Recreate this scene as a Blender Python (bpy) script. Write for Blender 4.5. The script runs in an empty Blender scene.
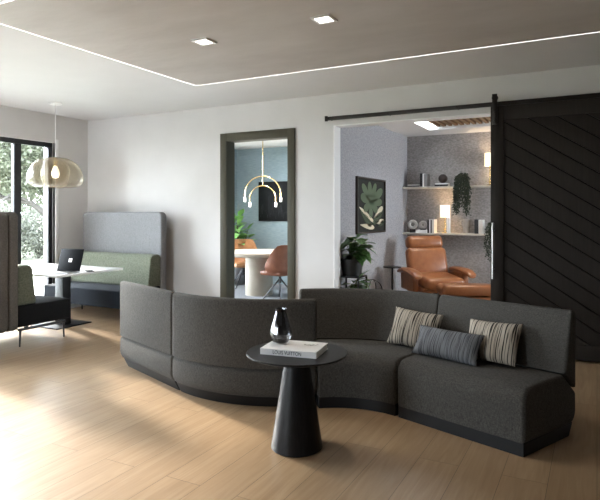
import bpy, bmesh, math, random
from mathutils import Vector, Matrix, noise
R = math.radians
PI = math.pi
sc = bpy.context.scene
COL = sc.collection
rnd = random.Random(11)

# ------------------------------------------------------------------ materials
def mat(name, col, rough=0.6, metal=0.0, spec=0.5):
    m = bpy.data.materials.new(name); m.use_nodes = True
    b = m.node_tree.nodes['Principled BSDF']
    b.inputs['Base Color'].default_value = (*col, 1)
    b.inputs['Roughness'].default_value = rough
    b.inputs['Metallic'].default_value = metal
    b.inputs['Specular IOR Level'].default_value = spec
    return m
def nd(m, t, **kw):
    n = m.node_tree.nodes.new(t)
    for k, v in kw.items():
        if hasattr(n, k): setattr(n, k, v)
        else: n.inputs[k].default_value = v
    return n
def lk(m, a, ao, b, bi): m.node_tree.links.new(a.outputs[ao], b.inputs[bi])
def bsdf(m): return m.node_tree.nodes['Principled BSDF']
def ramp(m, stops, src, so='Fac'):
    r = nd(m, 'ShaderNodeValToRGB'); cr = r.color_ramp
    cr.elements[0].position, cr.elements[0].color = stops[0][0], (*stops[0][1], 1)
    cr.elements[1].position, cr.elements[1].color = stops[-1][0], (*stops[-1][1], 1)
    for p, c in stops[1:-1]:
        e = cr.elements.new(p); e.color = (*c, 1)
    lk(m, src, so, r, 'Fac'); return r
def coords(m, scale=(1, 1, 1), rot=(0, 0, 0), kind='Object'):
    t = nd(m, 'ShaderNodeTexCoord'); mp = nd(m, 'ShaderNodeMapping')
    mp.inputs['Scale'].default_value = scale; mp.inputs['Rotation'].default_value = rot
    lk(m, t, kind, mp, 'Vector'); return mp
def noisy(name, c1, c2, scale, rough=.7, bump=.2, stretch=(1, 1, 1), detail=4, metal=0, spec=.5, lo=.3, hi=.7, dist=.002):
    m = mat(name, c1, rough, metal, spec)
    mp = coords(m, stretch)
    n = nd(m, 'ShaderNodeTexNoise'); n.inputs['Scale'].default_value = scale; n.inputs['Detail'].default_value = detail
    lk(m, mp, 'Vector', n, 'Vector')
    r = ramp(m, [(lo, c1), (hi, c2)], n); lk(m, r, 'Color', bsdf(m), 'Base Color')
    if bump:
        bp = nd(m, 'ShaderNodeBump'); bp.inputs['Strength'].default_value = bump; bp.inputs['Distance'].default_value = dist
        lk(m, n, 'Fac', bp, 'Height'); lk(m, bp, 'Normal', bsdf(m), 'Normal')
    return m
def fabric(name, c1, c2, scale=420, bump=.5, rough=.95, blotch=.25):
    """woven cloth: two crossed fine weaves plus soft irregular slubs"""
    m = mat(name, c1, rough, 0, .15)
    b = bsdf(m)
    b.inputs['Sheen Weight'].default_value = .04; b.inputs['Sheen Roughness'].default_value = .5
    facs = []
    for st in ((1, 1, .12), (.18, .18, 1)):
        mp = coords(m, st); n = nd(m, 'ShaderNodeTexNoise'); n.inputs['Scale'].default_value = scale; n.inputs['Detail'].default_value = 2
        lk(m, mp, 'Vector', n, 'Vector'); facs.append(n)
    mx = nd(m, 'ShaderNodeMath', operation='ADD'); lk(m, facs[0], 'Fac', mx, 0); lk(m, facs[1], 'Fac', mx, 1)
    hf = nd(m, 'ShaderNodeMath', operation='MULTIPLY'); hf.inputs[1].default_value = .5; lk(m, mx, 0, hf, 0)
    r = ramp(m, [(.36, c1), (.64, c2)], hf, 0); lk(m, r, 'Color', b, 'Base Color')
    bp = nd(m, 'ShaderNodeBump'); bp.inputs['Strength'].default_value = bump; bp.inputs['Distance'].default_value = .0015
    lk(m, hf, 0, bp, 'Height'); lk(m, bp, 'Normal', b, 'Normal')
    return m
def emis(name, col, strength, base=(.9, .9, .9)):
    m = mat(name, base, .5); b = bsdf(m)
    b.inputs['Emission Color'].default_value = (*col, 1); b.inputs['Emission Strength'].default_value = strength
    return m
def thin_glass(name, tint=(1, 1, 1), gloss=.05, rough=.0):
    m = bpy.data.materials.new(name); m.use_nodes = True; nt = m.node_tree; nt.nodes.clear()
    o = nt.nodes.new('ShaderNodeOutputMaterial'); mx = nt.nodes.new('ShaderNodeMixShader')
    t = nt.nodes.new('ShaderNodeBsdfTransparent'); g = nt.nodes.new('ShaderNodeBsdfGlossy')
    f = nt.nodes.new('ShaderNodeFresnel'); f.inputs['IOR'].default_value = 1.45
    ad = nt.nodes.new('ShaderNodeMath'); ad.operation = 'MULTIPLY_ADD'; ad.inputs[1].default_value = 1.0; ad.inputs[2].default_value = gloss
    t.inputs['Color'].default_value = (*tint, 1); g.inputs['Roughness'].default_value = rough
    L = nt.links.new
    L(f.outputs[0], ad.inputs[0]); L(ad.outputs[0], mx.inputs[0]); L(t.outputs[0], mx.inputs[1]); L(g.outputs[0], mx.inputs[2]); L(mx.outputs[0], o.inputs[0])
    return m

def make_floor_mat(name, cols, plank=(2.3, .225)):
    m = mat(name, cols[0], .38, 0, .85); b = bsdf(m)
    mp = coords(m, (1, 1, 1), (0, 0, R(90)))
    br = nd(m, 'ShaderNodeTexBrick'); br.offset = .37; br.offset_frequency = 2; br.squash = 1
    for k, v in (('Color1', (0, 0, 0, 1)), ('Color2', (1, 1, 1, 1)), ('Mortar', (.5, .5, .5, 1)), ('Scale', 1.0), ('Mortar Size', .0016), ('Mortar Smooth', .1), ('Bias', 0.0), ('Brick Width', plank[0]), ('Row Height', plank[1])):
        br.inputs[k].default_value = v
    lk(m, mp, 'Vector', br, 'Vector')
    # per board offset of the grain
    comb = nd(m, 'ShaderNodeVectorMath', operation='ADD'); lk(m, mp, 'Vector', comb, 0)
    sc_ = nd(m, 'ShaderNodeVectorMath', operation='SCALE'); sc_.inputs['Scale'].default_value = 7.3; lk(m, br, 'Color', sc_, 0); lk(m, sc_, 'Vector', comb, 1)
    st = nd(m, 'ShaderNodeMapping'); st.inputs['Scale'].default_value = (.9, 14, 1); lk(m, comb, 'Vector', st, 'Vector')
    g1 = nd(m, 'ShaderNodeTexNoise'); g1.inputs['Scale'].default_value = 2.2; g1.inputs['Detail'].default_value = 6; g1.inputs['Distortion'].default_value = 1.2; lk(m, st, 'Vector', g1, 'Vector')
    st2 = nd(m, 'ShaderNodeMapping'); st2.inputs['Scale'].default_value = (1.6, 5, 1); lk(m, comb, 'Vector', st2, 'Vector')
    g2 = nd(m, 'ShaderNodeTexNoise'); g2.inputs['Scale'].default_value = 1.3; g2.inputs['Detail'].default_value = 3; lk(m, st2, 'Vector', g2, 'Vector')
    r1 = ramp(m, [(.25, cols[0]), (.5, cols[1]), (.75, cols[2])], g1)
    r2 = ramp(m, [(.3, (.74, .70, .66)), (.7, (1.0, 1.0, 1.0))], g2)
    mu = nd(m, 'ShaderNodeMix', data_type='RGBA', blend_type='MULTIPLY'); mu.inputs['Factor'].default_value = .4
    lk(m, r1, 'Color', mu, 6); lk(m, r2, 'Color', mu, 7)
    rb = ramp(m, [(0, (.90, .89, .88)), (1, (1.0, 1.0, 1.0))], br, 'Color')
    mu2 = nd(m, 'ShaderNodeMix', data_type='RGBA', blend_type='MULTIPLY'); mu2.inputs['Factor'].default_value = 1
    lk(m, mu, 2, mu2, 6); lk(m, rb, 'Color', mu2, 7)
    dk = nd(m, 'ShaderNodeMix', data_type='RGBA', blend_type='MIX'); lk(m, br, 'Fac', dk, 'Factor')
    lk(m, mu2, 2, dk, 6); dk.inputs[7].default_value = (cols[0][0] * .35, cols[0][1] * .33, cols[0][2] * .3, 1)
    lk(m, dk, 2, b, 'Base Color')
    bp = nd(m, 'ShaderNodeBump'); bp.inputs['Strength'].default_value = .12; bp.inputs['Distance'].default_value = .002
    lk(m, g1, 'Fac', bp, 'Height'); lk(m, bp, 'Normal', b, 'Normal')
    return m

M = {}
M['floor'] = make_floor_mat('oak_boards', [(.285, .182, .096), (.345, .232, .132), (.40, .285, .172)])
M['wall'] = noisy('wall_paint', (.59, .57, .555), (.62, .60, .585), 3, .85, .05, spec=.2)
M['walldark'] = noisy('bounce_cut_wall_paint', (.16, .14, .125), (.19, .17, .15), 3, .85, .05, spec=.2)  # for the unseen right and rear walls, darkened to cut bounced light
M['white'] = mat('white_paint', (.78, .77, .76), .6)
M['ceil'] = noisy('ceiling_paint', (.615, .605, .61), (.645, .635, .64), 2, .8, .04, spec=.2)
M['plaster'] = noisy('limewash_plaster', (.44, .405, .385), (.51, .475, .455), 1.6, .62, .5, (1, 2.2, 1), 7, spec=.35, dist=.02)
M['frame'] = mat('olive_grey_frame', (.066, .059, .040), .6, 0, .2)
M['black_frame'] = mat('black_window_frame', (.012, .013, .016), .35)
M['barn'] = noisy('black_barn_door', (.0160, .0122, .0096), (.0205, .0160, .0128), 6, .6, .15, (8, 8, .6), spec=.15)
M['rail'] = mat('bronze_black_metal', (.022, .018, .015), .4, .6)
M['steel'] = mat('brushed_steel', (.42, .40, .38), .42, 1)
M['darkmetal'] = mat('dark_grey_metal', (.06, .06, .065), .35, .8)
M['blackmetal'] = mat('black_metal', (.012, .012, .013), .4, .5)
M['brass'] = mat('brass', (.78, .56, .24), .25, 1)
M['sofa'] = fabric('charcoal_weave', (.030, .028, .025), (.086, .081, .073), 420)
M['plinth'] = mat('black_plinth', (.006, .006, .007), .5, 0, .3)
M['benchgrey'] = fabric('bench_grey_felt', (.18, .18, .19), (.27, .27, .28), 300)
M['benchtaupe'] = fabric('bench_taupe_felt', (.10, .092, .083), (.18, .168, .154), 300)
M['green'] = fabric('sage_boucle', (.095, .106, .076), (.195, .208, .16), 200, .9)
M['navy'] = fabric('navy_cloth', (.008, .011, .016), (.016, .020, .028), 400)
M['blackcloth'] = fabric('black_cloth', (.008, .008, .009), (.016, .016, .017), 400)
M['tabletop'] = mat('white_laminate', (.82, .82, .82), .25)
M['pedestal'] = noisy('black_stained_oak', (.004, .004, .0048), (.010, .010, .0115), 9, .42, .25, (9, 9, .5), spec=.22)
M['leather'] = noisy('cognac_leather', (.23, .082, .031), (.30, .115, .045), 14, .3, .15, spec=.5)
M['tan'] = noisy('tan_leather', (.36, .165, .07), (.43, .205, .09), 12, .45, .1)
M['rust'] = noisy('rust_leather', (.165, .055, .028), (.21, .075, .036), 12, .45, .1)
M['blueliner'] = noisy('blue_grasscloth', (.19, .255, .29), (.28, .35, .385), 26, .85, .35, (.35, .35, 5), spec=.1)
M['lavender'] = noisy('lavender_grey_wallcloth', (.27, .265, .277), (.40, .395, .408), 34, .9, .5, (1, 1, 1.6), spec=.1, dist=.004)
M['taupewall'] = noisy('taupe_wallcloth', (.24, .222, .218), (.40, .378, .37), 34, .9, .5, (1, 1, 1.6), spec=.1, dist=.004)
M['carpet'] = noisy('grey_carpet', (.13, .135, .15), (.2, .205, .22), 60, .95, .4)
M['cream'] = noisy('cream_plaster', (.31, .275, .225), (.36, .32, .265), 5, .6, .1)
M['leaf'] = noisy('glossy_leaf', (.05, .11, .028), (.105, .21, .06), 9, .32, .1)
M['leafdark'] = noisy('dark_trailing_leaf', (.006, .013, .005), (.014, .026, .009), 14, .55, .1)
M['leafbright'] = noisy('bright_leaf', (.10, .25, .06), (.21, .41, .12), 9, .45, .1)
M['stem'] = mat('green_stem', (.05, .06, .02), .6)
M['soil'] = noisy('soil', (.015, .011, .008), (.03, .022, .016), 40, .95, .6)
M['pot'] = mat('black_pot', (.014, .014, .014), .5)
M['potgrey'] = mat('grey_pot', (.16, .16, .165), .6)
M['ceramic'] = noisy('white_ceramic', (.48, .46, .44), (.56, .54, .52), 12, .6, .1)
M['stone'] = noisy('greige_stoneware', (.40, .37, .34), (.48, .45, .42), 20, .75, .2)
M['paper'] = mat('paper', (.72, .70, .66), .7)
M['coverwhite'] = mat('white_book_cover', (.80, .79, .78), .35)
M['coverblack'] = mat('black_book_cover', (.015, .015, .016), .5)
M['covergrey'] = mat('grey_book_cover', (.22, .21, .21), .5)
M['ink'] = mat('black_ink', (.01, .01, .01), .5)
M['shelf'] = mat('cream_shelf', (.66, .62, .55), .5)
M['screen'] = mat('black_screen', (.003, .003, .004), .5, 0, .06)
M['silver'] = mat('silver_laptop_body', (.5, .5, .52), .35, .8)
M['logo'] = emis('white_screen_logo', (1, 1, 1), .5)
M['led'] = emis('led_line', (1, .97, .93), 1.6)
M['diff'] = emis('downlight_diffuser', (1, .95, .88), 2.2)
M['bulb'] = emis('frosted_bulb', (1, .93, .85), .8)
M['warmbulb'] = emis('warm_bulb', (1, .86, .62), 1.0)
M['shade'] = emis('lit_lamp_shade', (1, .80, .52), .55, (.8, .75, .68))
M['cove'] = emis('warm_cove_light', (1, .82, .6), .5)
M['winglass'] = thin_glass('window_glass', (.97, .98, .98), .0)
M['slat'] = noisy('oak_slat', (.20, .105, .045), (.27, .145, .065), 8, .5, .1, (6, .6, 6))
M['dark'] = mat('dark_gap_backing', (.003, .0028, .0025), .9, 0, .05)  # behind the ceiling slats; also paints groove shade behind the barn planks
M['trunk'] = noisy('bark', (.015, .013, .011), (.035, .030, .025), 12, .9, .7, (3, 3, .6))
M['grass'] = noisy('lawn', (.15, .16, .11), (.22, .225, .16), 3, .95, .3)
M['path'] = noisy('pale_paving', (.45, .44, .41), (.54, .52, .49), 5, .9, .1)

def leaf_mat(name, c1, c2, trans):
    m = noisy(name, c1, c2, 1.7, .6, 0)
    nt = m.node_tree; o = nt.nodes['Material Output']; tr = nt.nodes.new('ShaderNodeBsdfTranslucent'); tr.inputs['Color'].default_value = (*trans, 1)
    mx = nt.nodes.new('ShaderNodeMixShader'); mx.inputs[0].default_value = .5
    nt.links.new(bsdf(m).outputs[0], mx.inputs[1]); nt.links.new(tr.outputs[0], mx.inputs[2]); nt.links.new(mx.outputs[0], o.inputs[0])
    return m
M['treeleaf'] = leaf_mat('tree_leaf', (.045, .054, .034), (.115, .125, .085), (.09, .10, .065))
M['hedgeleaf'] = leaf_mat('hedge_leaf', (.055, .06, .045), (.13, .135, .105), (.10, .105, .085))

def pendant_glass():
    m = bpy.data.materials.new('champagne_glass'); m.use_nodes = True; nt = m.node_tree; nt.nodes.clear()
    o = nt.nodes.new('ShaderNodeOutputMaterial'); L = nt.links.new
    t = nt.nodes.new('ShaderNodeBsdfTransparent'); t.inputs['Color'].default_value = (.96, .935, .88, 1)
    g = nt.nodes.new('ShaderNodeBsdfPrincipled'); g.inputs['Base Color'].default_value = (.30, .25, .18, 1); g.inputs['Roughness'].default_value = .2; g.inputs['Metallic'].default_value = 0
    lw = nt.nodes.new('ShaderNodeLayerWeight'); lw.inputs['Blend'].default_value = .35
    ad = nt.nodes.new('ShaderNodeMath'); ad.operation = 'MULTIPLY_ADD'; ad.inputs[1].default_value = .7; ad.inputs[2].default_value = .22
    mx = nt.nodes.new('ShaderNodeMixShader')
    L(lw.outputs['Facing'], ad.inputs[0]); L(ad.outputs[0], mx.inputs[0]); L(t.outputs[0], mx.inputs[1]); L(g.outputs[0], mx.inputs[2]); L(mx.outputs[0], o.inputs[0])
    return m
M['pendant'] = pendant_glass()

def smoke_glass():
    m = mat('smoked_glass', (.30, .30, .305), .02); b = bsdf(m)
    b.inputs['Transmission Weight'].default_value = 1; b.inputs['IOR'].default_value = 1.45
    return m
M['vase'] = smoke_glass()

def stripes_mat(name, cream, dark, sx, thr):
    """vertical hand-drawn broken stripes across the cushion (local x), seams in local y"""
    m = mat(name, cream, .95, 0, .1); b = bsdf(m)
    mp = coords(m, (1, .008, .001)); n = nd(m, 'ShaderNodeTexNoise'); n.inputs['Scale'].default_value = sx; n.inputs['Detail'].default_value = 1.5
    lk(m, mp, 'Vector', n, 'Vector')
    mp2 = coords(m, (1, .06, .001)); n2 = nd(m, 'ShaderNodeTexNoise'); n2.inputs['Scale'].default_value = 90; n2.inputs['Detail'].default_value = 2
    lk(m, mp2, 'Vector', n2, 'Vector')
    ad = nd(m, 'ShaderNodeMath', operation='MULTIPLY_ADD'); ad.inputs[1].default_value = .45; lk(m, n2, 'Fac', ad, 0); lk(m, n, 'Fac', ad, 2)
    r = ramp(m, [(thr, dark), (thr + .06, cream)], ad, 0); lk(m, r, 'Color', b, 'Base Color')
    bp = nd(m, 'ShaderNodeBump'); bp.inputs['Strength'].default_value = .4; bp.inputs['Distance'].default_value = .002
    lk(m, ad, 0, bp, 'Height'); lk(m, bp, 'Normal', b, 'Normal')
    return m
M['stripe'] = stripes_mat('striped_cushion', (.36, .32, .265), (.02, .018, .016), 105, .655)
M['slate'] = stripes_mat('slate_cushion', (.15, .155, .165), (.05, .052, .058), 150, .66)

# ------------------------------------------------------------------ mesh helpers
def setp(o, label=None, cat=None, group=None, kind=None):
    if label: o['label'] = label
    if cat: o['category'] = cat
    if group: o['group'] = group
    if kind: o['kind'] = kind
    return o
class BM(dict):
    """a mesh under construction"""
    def __init__(s): s['bm'] = bmesh.new(); s['keep'] = False
    @property
    def faces(s): return s['bm'].faces
    def box(s, a, b, bev=0, seg=2, mtx=None, mi=0):
        """box between corners a and b"""
        bm = bmesh.new(); bmesh.ops.create_cube(bm, size=1)
        for v in bm.verts: v.co = Vector([(a[i] + b[i]) / 2 + v.co[i] * (b[i] - a[i]) for i in range(3)])
        if bev: bmesh.ops.bevel(bm, geom=bm.edges[:], offset=bev, segments=seg, affect='EDGES', profile=.5, clamp_overlap=True)
        if mtx is not None: bmesh.ops.transform(bm, matrix=mtx, verts=bm.verts)
        return s.merge(bm, mi)
    def merge(s, bm, mi=0):
        vs = [s['bm'].verts.new(v.co) for v in bm.verts]
        for i, v in enumerate(bm.verts): v.index = i
        for f in bm.faces:
            try: nf = s['bm'].faces.new([vs[v.index] for v in f.verts]); nf.material_index = mi
            except ValueError: pass
        bm.free(); return s
    def lathe(s, prof, n=32, c=(0, 0, 0), mi=0, cap=True, mtx=None):
        bm = bmesh.new(); rings = []
        for r, z in prof:
            if r < 1e-6: rings.append([bm.verts.new((c[0], c[1], c[2] + z))])
            else: rings.append([bm.verts.new((c[0] + r * math.cos(2 * PI * k / n), c[1] + r * math.sin(2 * PI * k / n), c[2] + z)) for k in range(n)])
        for A, B in zip(rings, rings[1:]):
            for k in range(n):
                q = [A[k % len(A)], A[(k + 1) % len(A)], B[(k + 1) % len(B)], B[k % len(B)]]
                u = list(dict.fromkeys(q))
                if len(u) >= 3: bm.faces.new(u)
        if cap:
            for r_ in (rings[0], rings[-1]):
                if len(r_) > 2: bm.faces.new(r_)
        if mtx is not None: bmesh.ops.transform(bm, matrix=mtx, verts=bm.verts)
        return s.merge(bm, mi)
    def tube(s, pts, r, n=10, mi=0, cap=True):
        pts = [Vector(p) for p in pts]; bm = bmesh.new(); rings = []
        rs = r if isinstance(r, (list, tuple)) else [r] * len(pts)
        prev = None
        for i, p in enumerate(pts):
            t = (pts[min(i + 1, len(pts) - 1)] - pts[max(i - 1, 0)]).normalized()
            if prev is None:
                up = Vector((0, 0, 1)) if abs(t.z) < .9 else Vector((1, 0, 0)); a = t.cross(up).normalized()
            else: a = (prev - t * prev.dot(t)).normalized()
            prev = a; b = t.cross(a)
            rings.append([bm.verts.new(p + (a * math.cos(2 * PI * k / n) + b * math.sin(2 * PI * k / n)) * rs[i]) for k in range(n)])
        for A, B in zip(rings, rings[1:]):
            for k in range(n): bm.faces.new((A[k], A[(k + 1) % n], B[(k + 1) % n], B[k]))
        if cap: bm.faces.new(rings[0][::-1]); bm.faces.new(rings[-1])
        return s.merge(bm, mi)
    def sweep(s, prof, frames, mi=0, closed=False):
        """prof: list of 2-D points; frames: list of functions (a,b)->Vector; caps the ends"""
        bm = bmesh.new(); rings = [[bm.verts.new(f(a, b)) for a, b in prof] for f in frames]; n = len(prof)
        prs = list(zip(rings, rings[1:])) + ([(rings[-1], rings[0])] if closed else [])
        for A, B in prs:
            for k in range(n): bm.faces.new((A[k], A[(k + 1) % n], B[(k + 1) % n], B[k]))
        if not closed: bm.faces.new(rings[0][::-1]); bm.faces.new(rings[-1])
        bmesh.ops.recalc_face_normals(bm, faces=bm.faces[:])
        return s.merge(bm, mi)
    def sphere(s, c, r, u=20, v=12, mi=0):
        if not isinstance(r, (tuple, list)): r = (r, r, r)
        bm = bmesh.new(); bmesh.ops.create_uvsphere(bm, u_segments=u, v_segments=v, radius=1)
        for w in bm.verts: w.co = Vector((c[0] + w.co.x * r[0], c[1] + w.co.y * r[1], c[2] + w.co.z * r[2]))
        return s.merge(bm, mi)
    def poly(s, pts, depth, axis=(0, 0, 1), mi=0):
        """flat outline given thickness"""
        bm = bmesh.new(); ax = Vector(axis) * depth
        A = [bm.verts.new(Vector(p)) for p in pts]; B = [bm.verts.new(Vector(p) + ax) for p in pts]; n = len(A)
        bm.faces.new(A); bm.faces.new(B[::-1])
        for k in range(n): bm.faces.new((A[k], A[(k + 1) % n], B[(k + 1) % n], B[k]))
        return s.merge(bm, mi)
def recalc(b): bmesh.ops.recalc_face_normals(b['bm'], faces=b['bm'].faces[:])
def obj(name, b, m, parent=None, smooth=35, label=None, loc=None, rot=None):
    if not b['keep']: recalc(b)
    b['keep'] = True
    me = bpy.data.meshes.new(name); b['bm'].to_mesh(me); b['bm'].free()
    for q in (m if isinstance(m, (list, tuple)) else [m]): me.materials.append(q)
    if smooth:
        for p in me.polygons: p.use_smooth = True
        me.set_sharp_from_angle(angle=R(smooth))
    o = bpy.data.objects.new(name, me); COL.objects.link(o)
    if parent: o.parent = parent
    if label: o['label'] = label
    if loc: o.location = loc
    if rot: o.rotation_euler = rot
    return o
def thing(name, label, cat, loc=(0, 0, 0), rz=0, group=None):
    o = bpy.data.objects.new(name, None); COL.objects.link(o); o.empty_display_size = .1
    o.location = loc; o.rotation_euler = (0, 0, rz); return setp(o, label, cat, group)
def struct(name, b, m, parent=None, smooth=30, label=None):
    o = obj(name, b, m, parent, smooth, label)
    if not parent: o['kind'] = 'structure'
    return o
def copy_tree(o, parent=None):
    c = o.copy(); COL.objects.link(c)
    if parent: c.parent = parent
    for ch in [x for x in bpy.data.objects if x.parent == o]: copy_tree(ch, c)
    return c
def bevel_mod(o, w, seg=3, ang=35):
    md = o.modifiers.new('soft_edge', 'BEVEL'); md.width = w; md.segments = seg; md.limit_method = 'ANGLE'; md.angle_limit = R(ang); md.harden_normals = False
    return o
def text_mesh(txt, size, depth=.0006):
    cu = bpy.data.curves.new('lettering', 'FONT'); cu.body = txt; cu.size = size; cu.extrude = depth; cu.align_x = 'CENTER'; cu.align_y = 'CENTER'
    t = bpy.data.objects.new('lettering_tmp', cu); COL.objects.link(t)
    bpy.context.view_layer.update()
    me = bpy.data.meshes.new_from_object(t.evaluated_get(bpy.context.evaluated_depsgraph_get()))
    bpy.data.objects.remove(t); return me

# ------------------------------------------------------------------ the room
XL, YB, ZC = -6.83, 6.0, 2.8          # left wall, back wall, ceiling height
XR, YR = 3.4, -3.2                    # right and rear walls behind the camera
WT = .16
YM, YLG, XLG = 9.55, 9.1, -2.8        # far walls of the two rooms beyond, left wall of the lounge
b = BM(); b.box((XL - .2, YR - .2, -.12), (XR + .2, YB + WT / 2, 0)); struct('floor', b, M['floor'])
b = BM(); b.box((XL - .2, YB + WT / 2, -.12), (-2.95, YM + .1, 0)); struct('floor_meeting', b, M['carpet'])
b = BM(); b.box((-2.95, YB + WT / 2, -.12), (XR + .2, YLG + .1, 0)); struct('floor_lounge', b, M['floor'])
# main ceiling, with the plaster field inside the light line set into it
PX0, PX1, PY0, PY1 = -3.91, 2.2, 2.36, 4.92
b = BM()
b.box((XL - .2, YR - .2, ZC), (PX0, YB + WT, ZC + .12)); b.box((PX1, YR - .2, ZC), (XR + .2, YB + WT, ZC + .12))
b.box((PX0, YR - .2, ZC), (PX1, PY0, ZC + .12)); b.box((PX0, PY1, ZC), (PX1, YB + WT, ZC + .12))
struct('ceiling', b, M['ceil'])
b = BM(); b.box((PX0 + .018, PY0 + .018, ZC), (PX1 - .018, PY1 - .018, ZC + .12)); struct('ceiling_field', b, M['plaster'])
b = BM()
for a_, c_ in (((PX0, PY0, ZC + .004), (PX0 + .018, PY1, ZC + .02)), ((PX1 - .018, PY0, ZC + .004), (PX1, PY1, ZC + .02)),
               ((PX0 + .018, PY0, ZC + .004), (PX1 - .018, PY0 + .018, ZC + .02)), ((PX0 + .018, PY1 - .018, ZC + .004), (PX1 - .018, PY1, ZC + .02))):
    b.box(a_, c_)
setp(obj('light_strip', b, M['led'], smooth=0), 'thin white linear light line let into the ceiling around the brown plaster field', 'light strip')

# left wall with sliding glazing
GY0, GY1, GZ0, GZ1 = 1.5, 5.42, .03, 2.40
b = BM()
b.box((XL - WT, GY1, 0), (XL, YB + WT, ZC)); b.box((XL - WT, YR, 0), (XL, GY0, ZC)); b.box((XL - WT, GY0, GZ1), (XL, GY1, ZC)); b.box((XL - WT, GY0, 0), (XL, GY1, GZ0))
struct('wall_left', b, M['wall'])
# back wall with the doorway and the wide opening
DX0, DX1, DZ = -4.265, -3.335, 2.345
OX0, OX1, OZ = -2.735, -.55, 2.43
b = BM()
b.box((XL, YB, 0), (DX0, YB + WT, ZC)); b.box((DX0, YB, DZ), (DX1, YB + WT, ZC)); b.box((DX1, YB, 0), (OX0, YB + WT, ZC))
b.box((OX0, YB, OZ), (OX1, YB + WT, ZC)); b.box((OX1, YB, 0), (XR, YB + WT, ZC))
struct('wall_back', b, M['wall'])
b = BM(); b.box((XR, YR, 0), (XR + WT, YB + WT, ZC)); struct('wall_right', b, M['walldark'])
# rear wall, behind the viewer, with a small unseen window kept as fill light
RX0, RX1, RZ0, RZ1 = -5.6, -4.2, .5, 2.3
b = BM()
b.box((XL, YR - WT, 0), (RX0, YR, ZC)); b.box((RX1, YR - WT, 0), (XR, YR, ZC)); b.box((RX0, YR - WT, RZ1), (RX1, YR, ZC)); b.box((RX0, YR - WT, 0), (RX1, YR, RZ0))
struct('wall_rear', b, M['walldark'])
# white lining of the wide opening
b = BM(); b.box((OX0, YB - .004, 0), (OX0 + .012, YB + WT + .01, OZ)); b.box((OX0, YB - .004, OZ - .012), (OX1, YB + WT + .01, OZ)); struct('trim_1', b, M['white'])
# doorway frame
b = BM()
fw = .09
b.box((DX0 - fw, YB - .02, 0), (DX0 + .012, YB + .0, DZ + fw), .002); b.box((DX1 - .012, YB - .02, 0), (DX1 + fw, YB, DZ + fw), .002); b.box((DX0 + .012, YB - .02, DZ - .012), (DX1 - .012, YB, DZ + fw), .002)
b.box((DX0, YB, 0), (DX0 + .014, YB + WT + .002, DZ)); b.box((DX1 - .014, YB, 0), (DX1, YB + WT + .002, DZ)); b.box((DX0, YB, DZ - .014), (DX1, YB + WT + .002, DZ))
struct('door_1', b, M['frame'])
# window joinery
def glazing(name, axis, pos, a0, a1, z0, z1, posts, t=.07, w=.065):
    f = BM(); g = BM()
    def bx(mesh, u0, u1, za, zb, th, bev=.004):
        if axis == 'x': mesh.box((pos - th / 2, u0, za), (pos + th / 2, u1, zb), bev)
        else: mesh.box((u0, pos - th / 2, za), (u1, pos + th / 2, zb), bev)
    bx(f, a0, a1, z0, z0 + w, t); bx(f, a0, a1, z1 - w, z1, t)
    for p in [a0 + w / 2, a1 - w / 2]: bx(f, p - w / 2, p + w / 2, z0 + w, z1 - w, t)
    for p in posts: bx(f, p - .05, p + .05, z0 + w, z1 - w, t)
    fr = struct(name, f, M['black_frame'])
    es = [a0 + w] + sorted(posts) + [a1 - w]
    for p, q in zip(es, es[1:]):
        g = BM(); bx(g, p + .045, q - .045, z0 + w, z1 - w, .008, 0)
        obj('pane', g, M['winglass'], fr, 0)
glazing('window_1', 'x', XL - .09, GY0, GY1, GZ0, GZ1, [2.3, 4.88])
glazing('window_fill', 'y', YR - .08, RX0, RX1, RZ0, RZ1, [-4.9])
# white reveal beside the glazing
b = BM(); b.box((XL - .05, GY1 - .0, 0), (XL + .012, GY1 + .05, GZ1 + .05), .003); struct('trim_2', b, M['white'])

# meeting room beyond the doorway
MZ = 2.70
b = BM(); b.box((XL - WT, YM, 0), (-2.95, YM + .1, MZ + .1)); struct('wall_meeting_far', b, M['blueliner'])
b = BM()
MW0, MW1 = 6.3, 9.0
b.box((XL - WT, YB + WT, 0), (XL + .3, MW0, MZ)); b.box((XL - WT, MW1, 0), (XL + .3, YM, MZ)); b.box((XL - WT, MW0, 0), (XL + .3, MW1, .25)); b.box((XL - WT, MW0, 2.6), (XL + .3, MW1, MZ))
struct('wall_meeting_left', b, M['blueliner'])
glazing('window_3', 'x', XL + .1, MW0, MW1, .25, 2.6, [7.2, 8.1])
b = BM(); b.box((-3.0, YB + WT, 0), (-2.95, YM, MZ)); struct('wall_meeting_right', b, M['blueliner'])
b = BM(); b.box((XL - WT, YB + WT, MZ), (-2.88, YM + .1, MZ + .1)); struct('ceiling_meeting', b, M['ceil'])
b = BM(); b.box((XL + .3, YM - .015, 0), (-3.0, YM, .09)); struct('baseboard_meeting', b, M['blueliner'])
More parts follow.
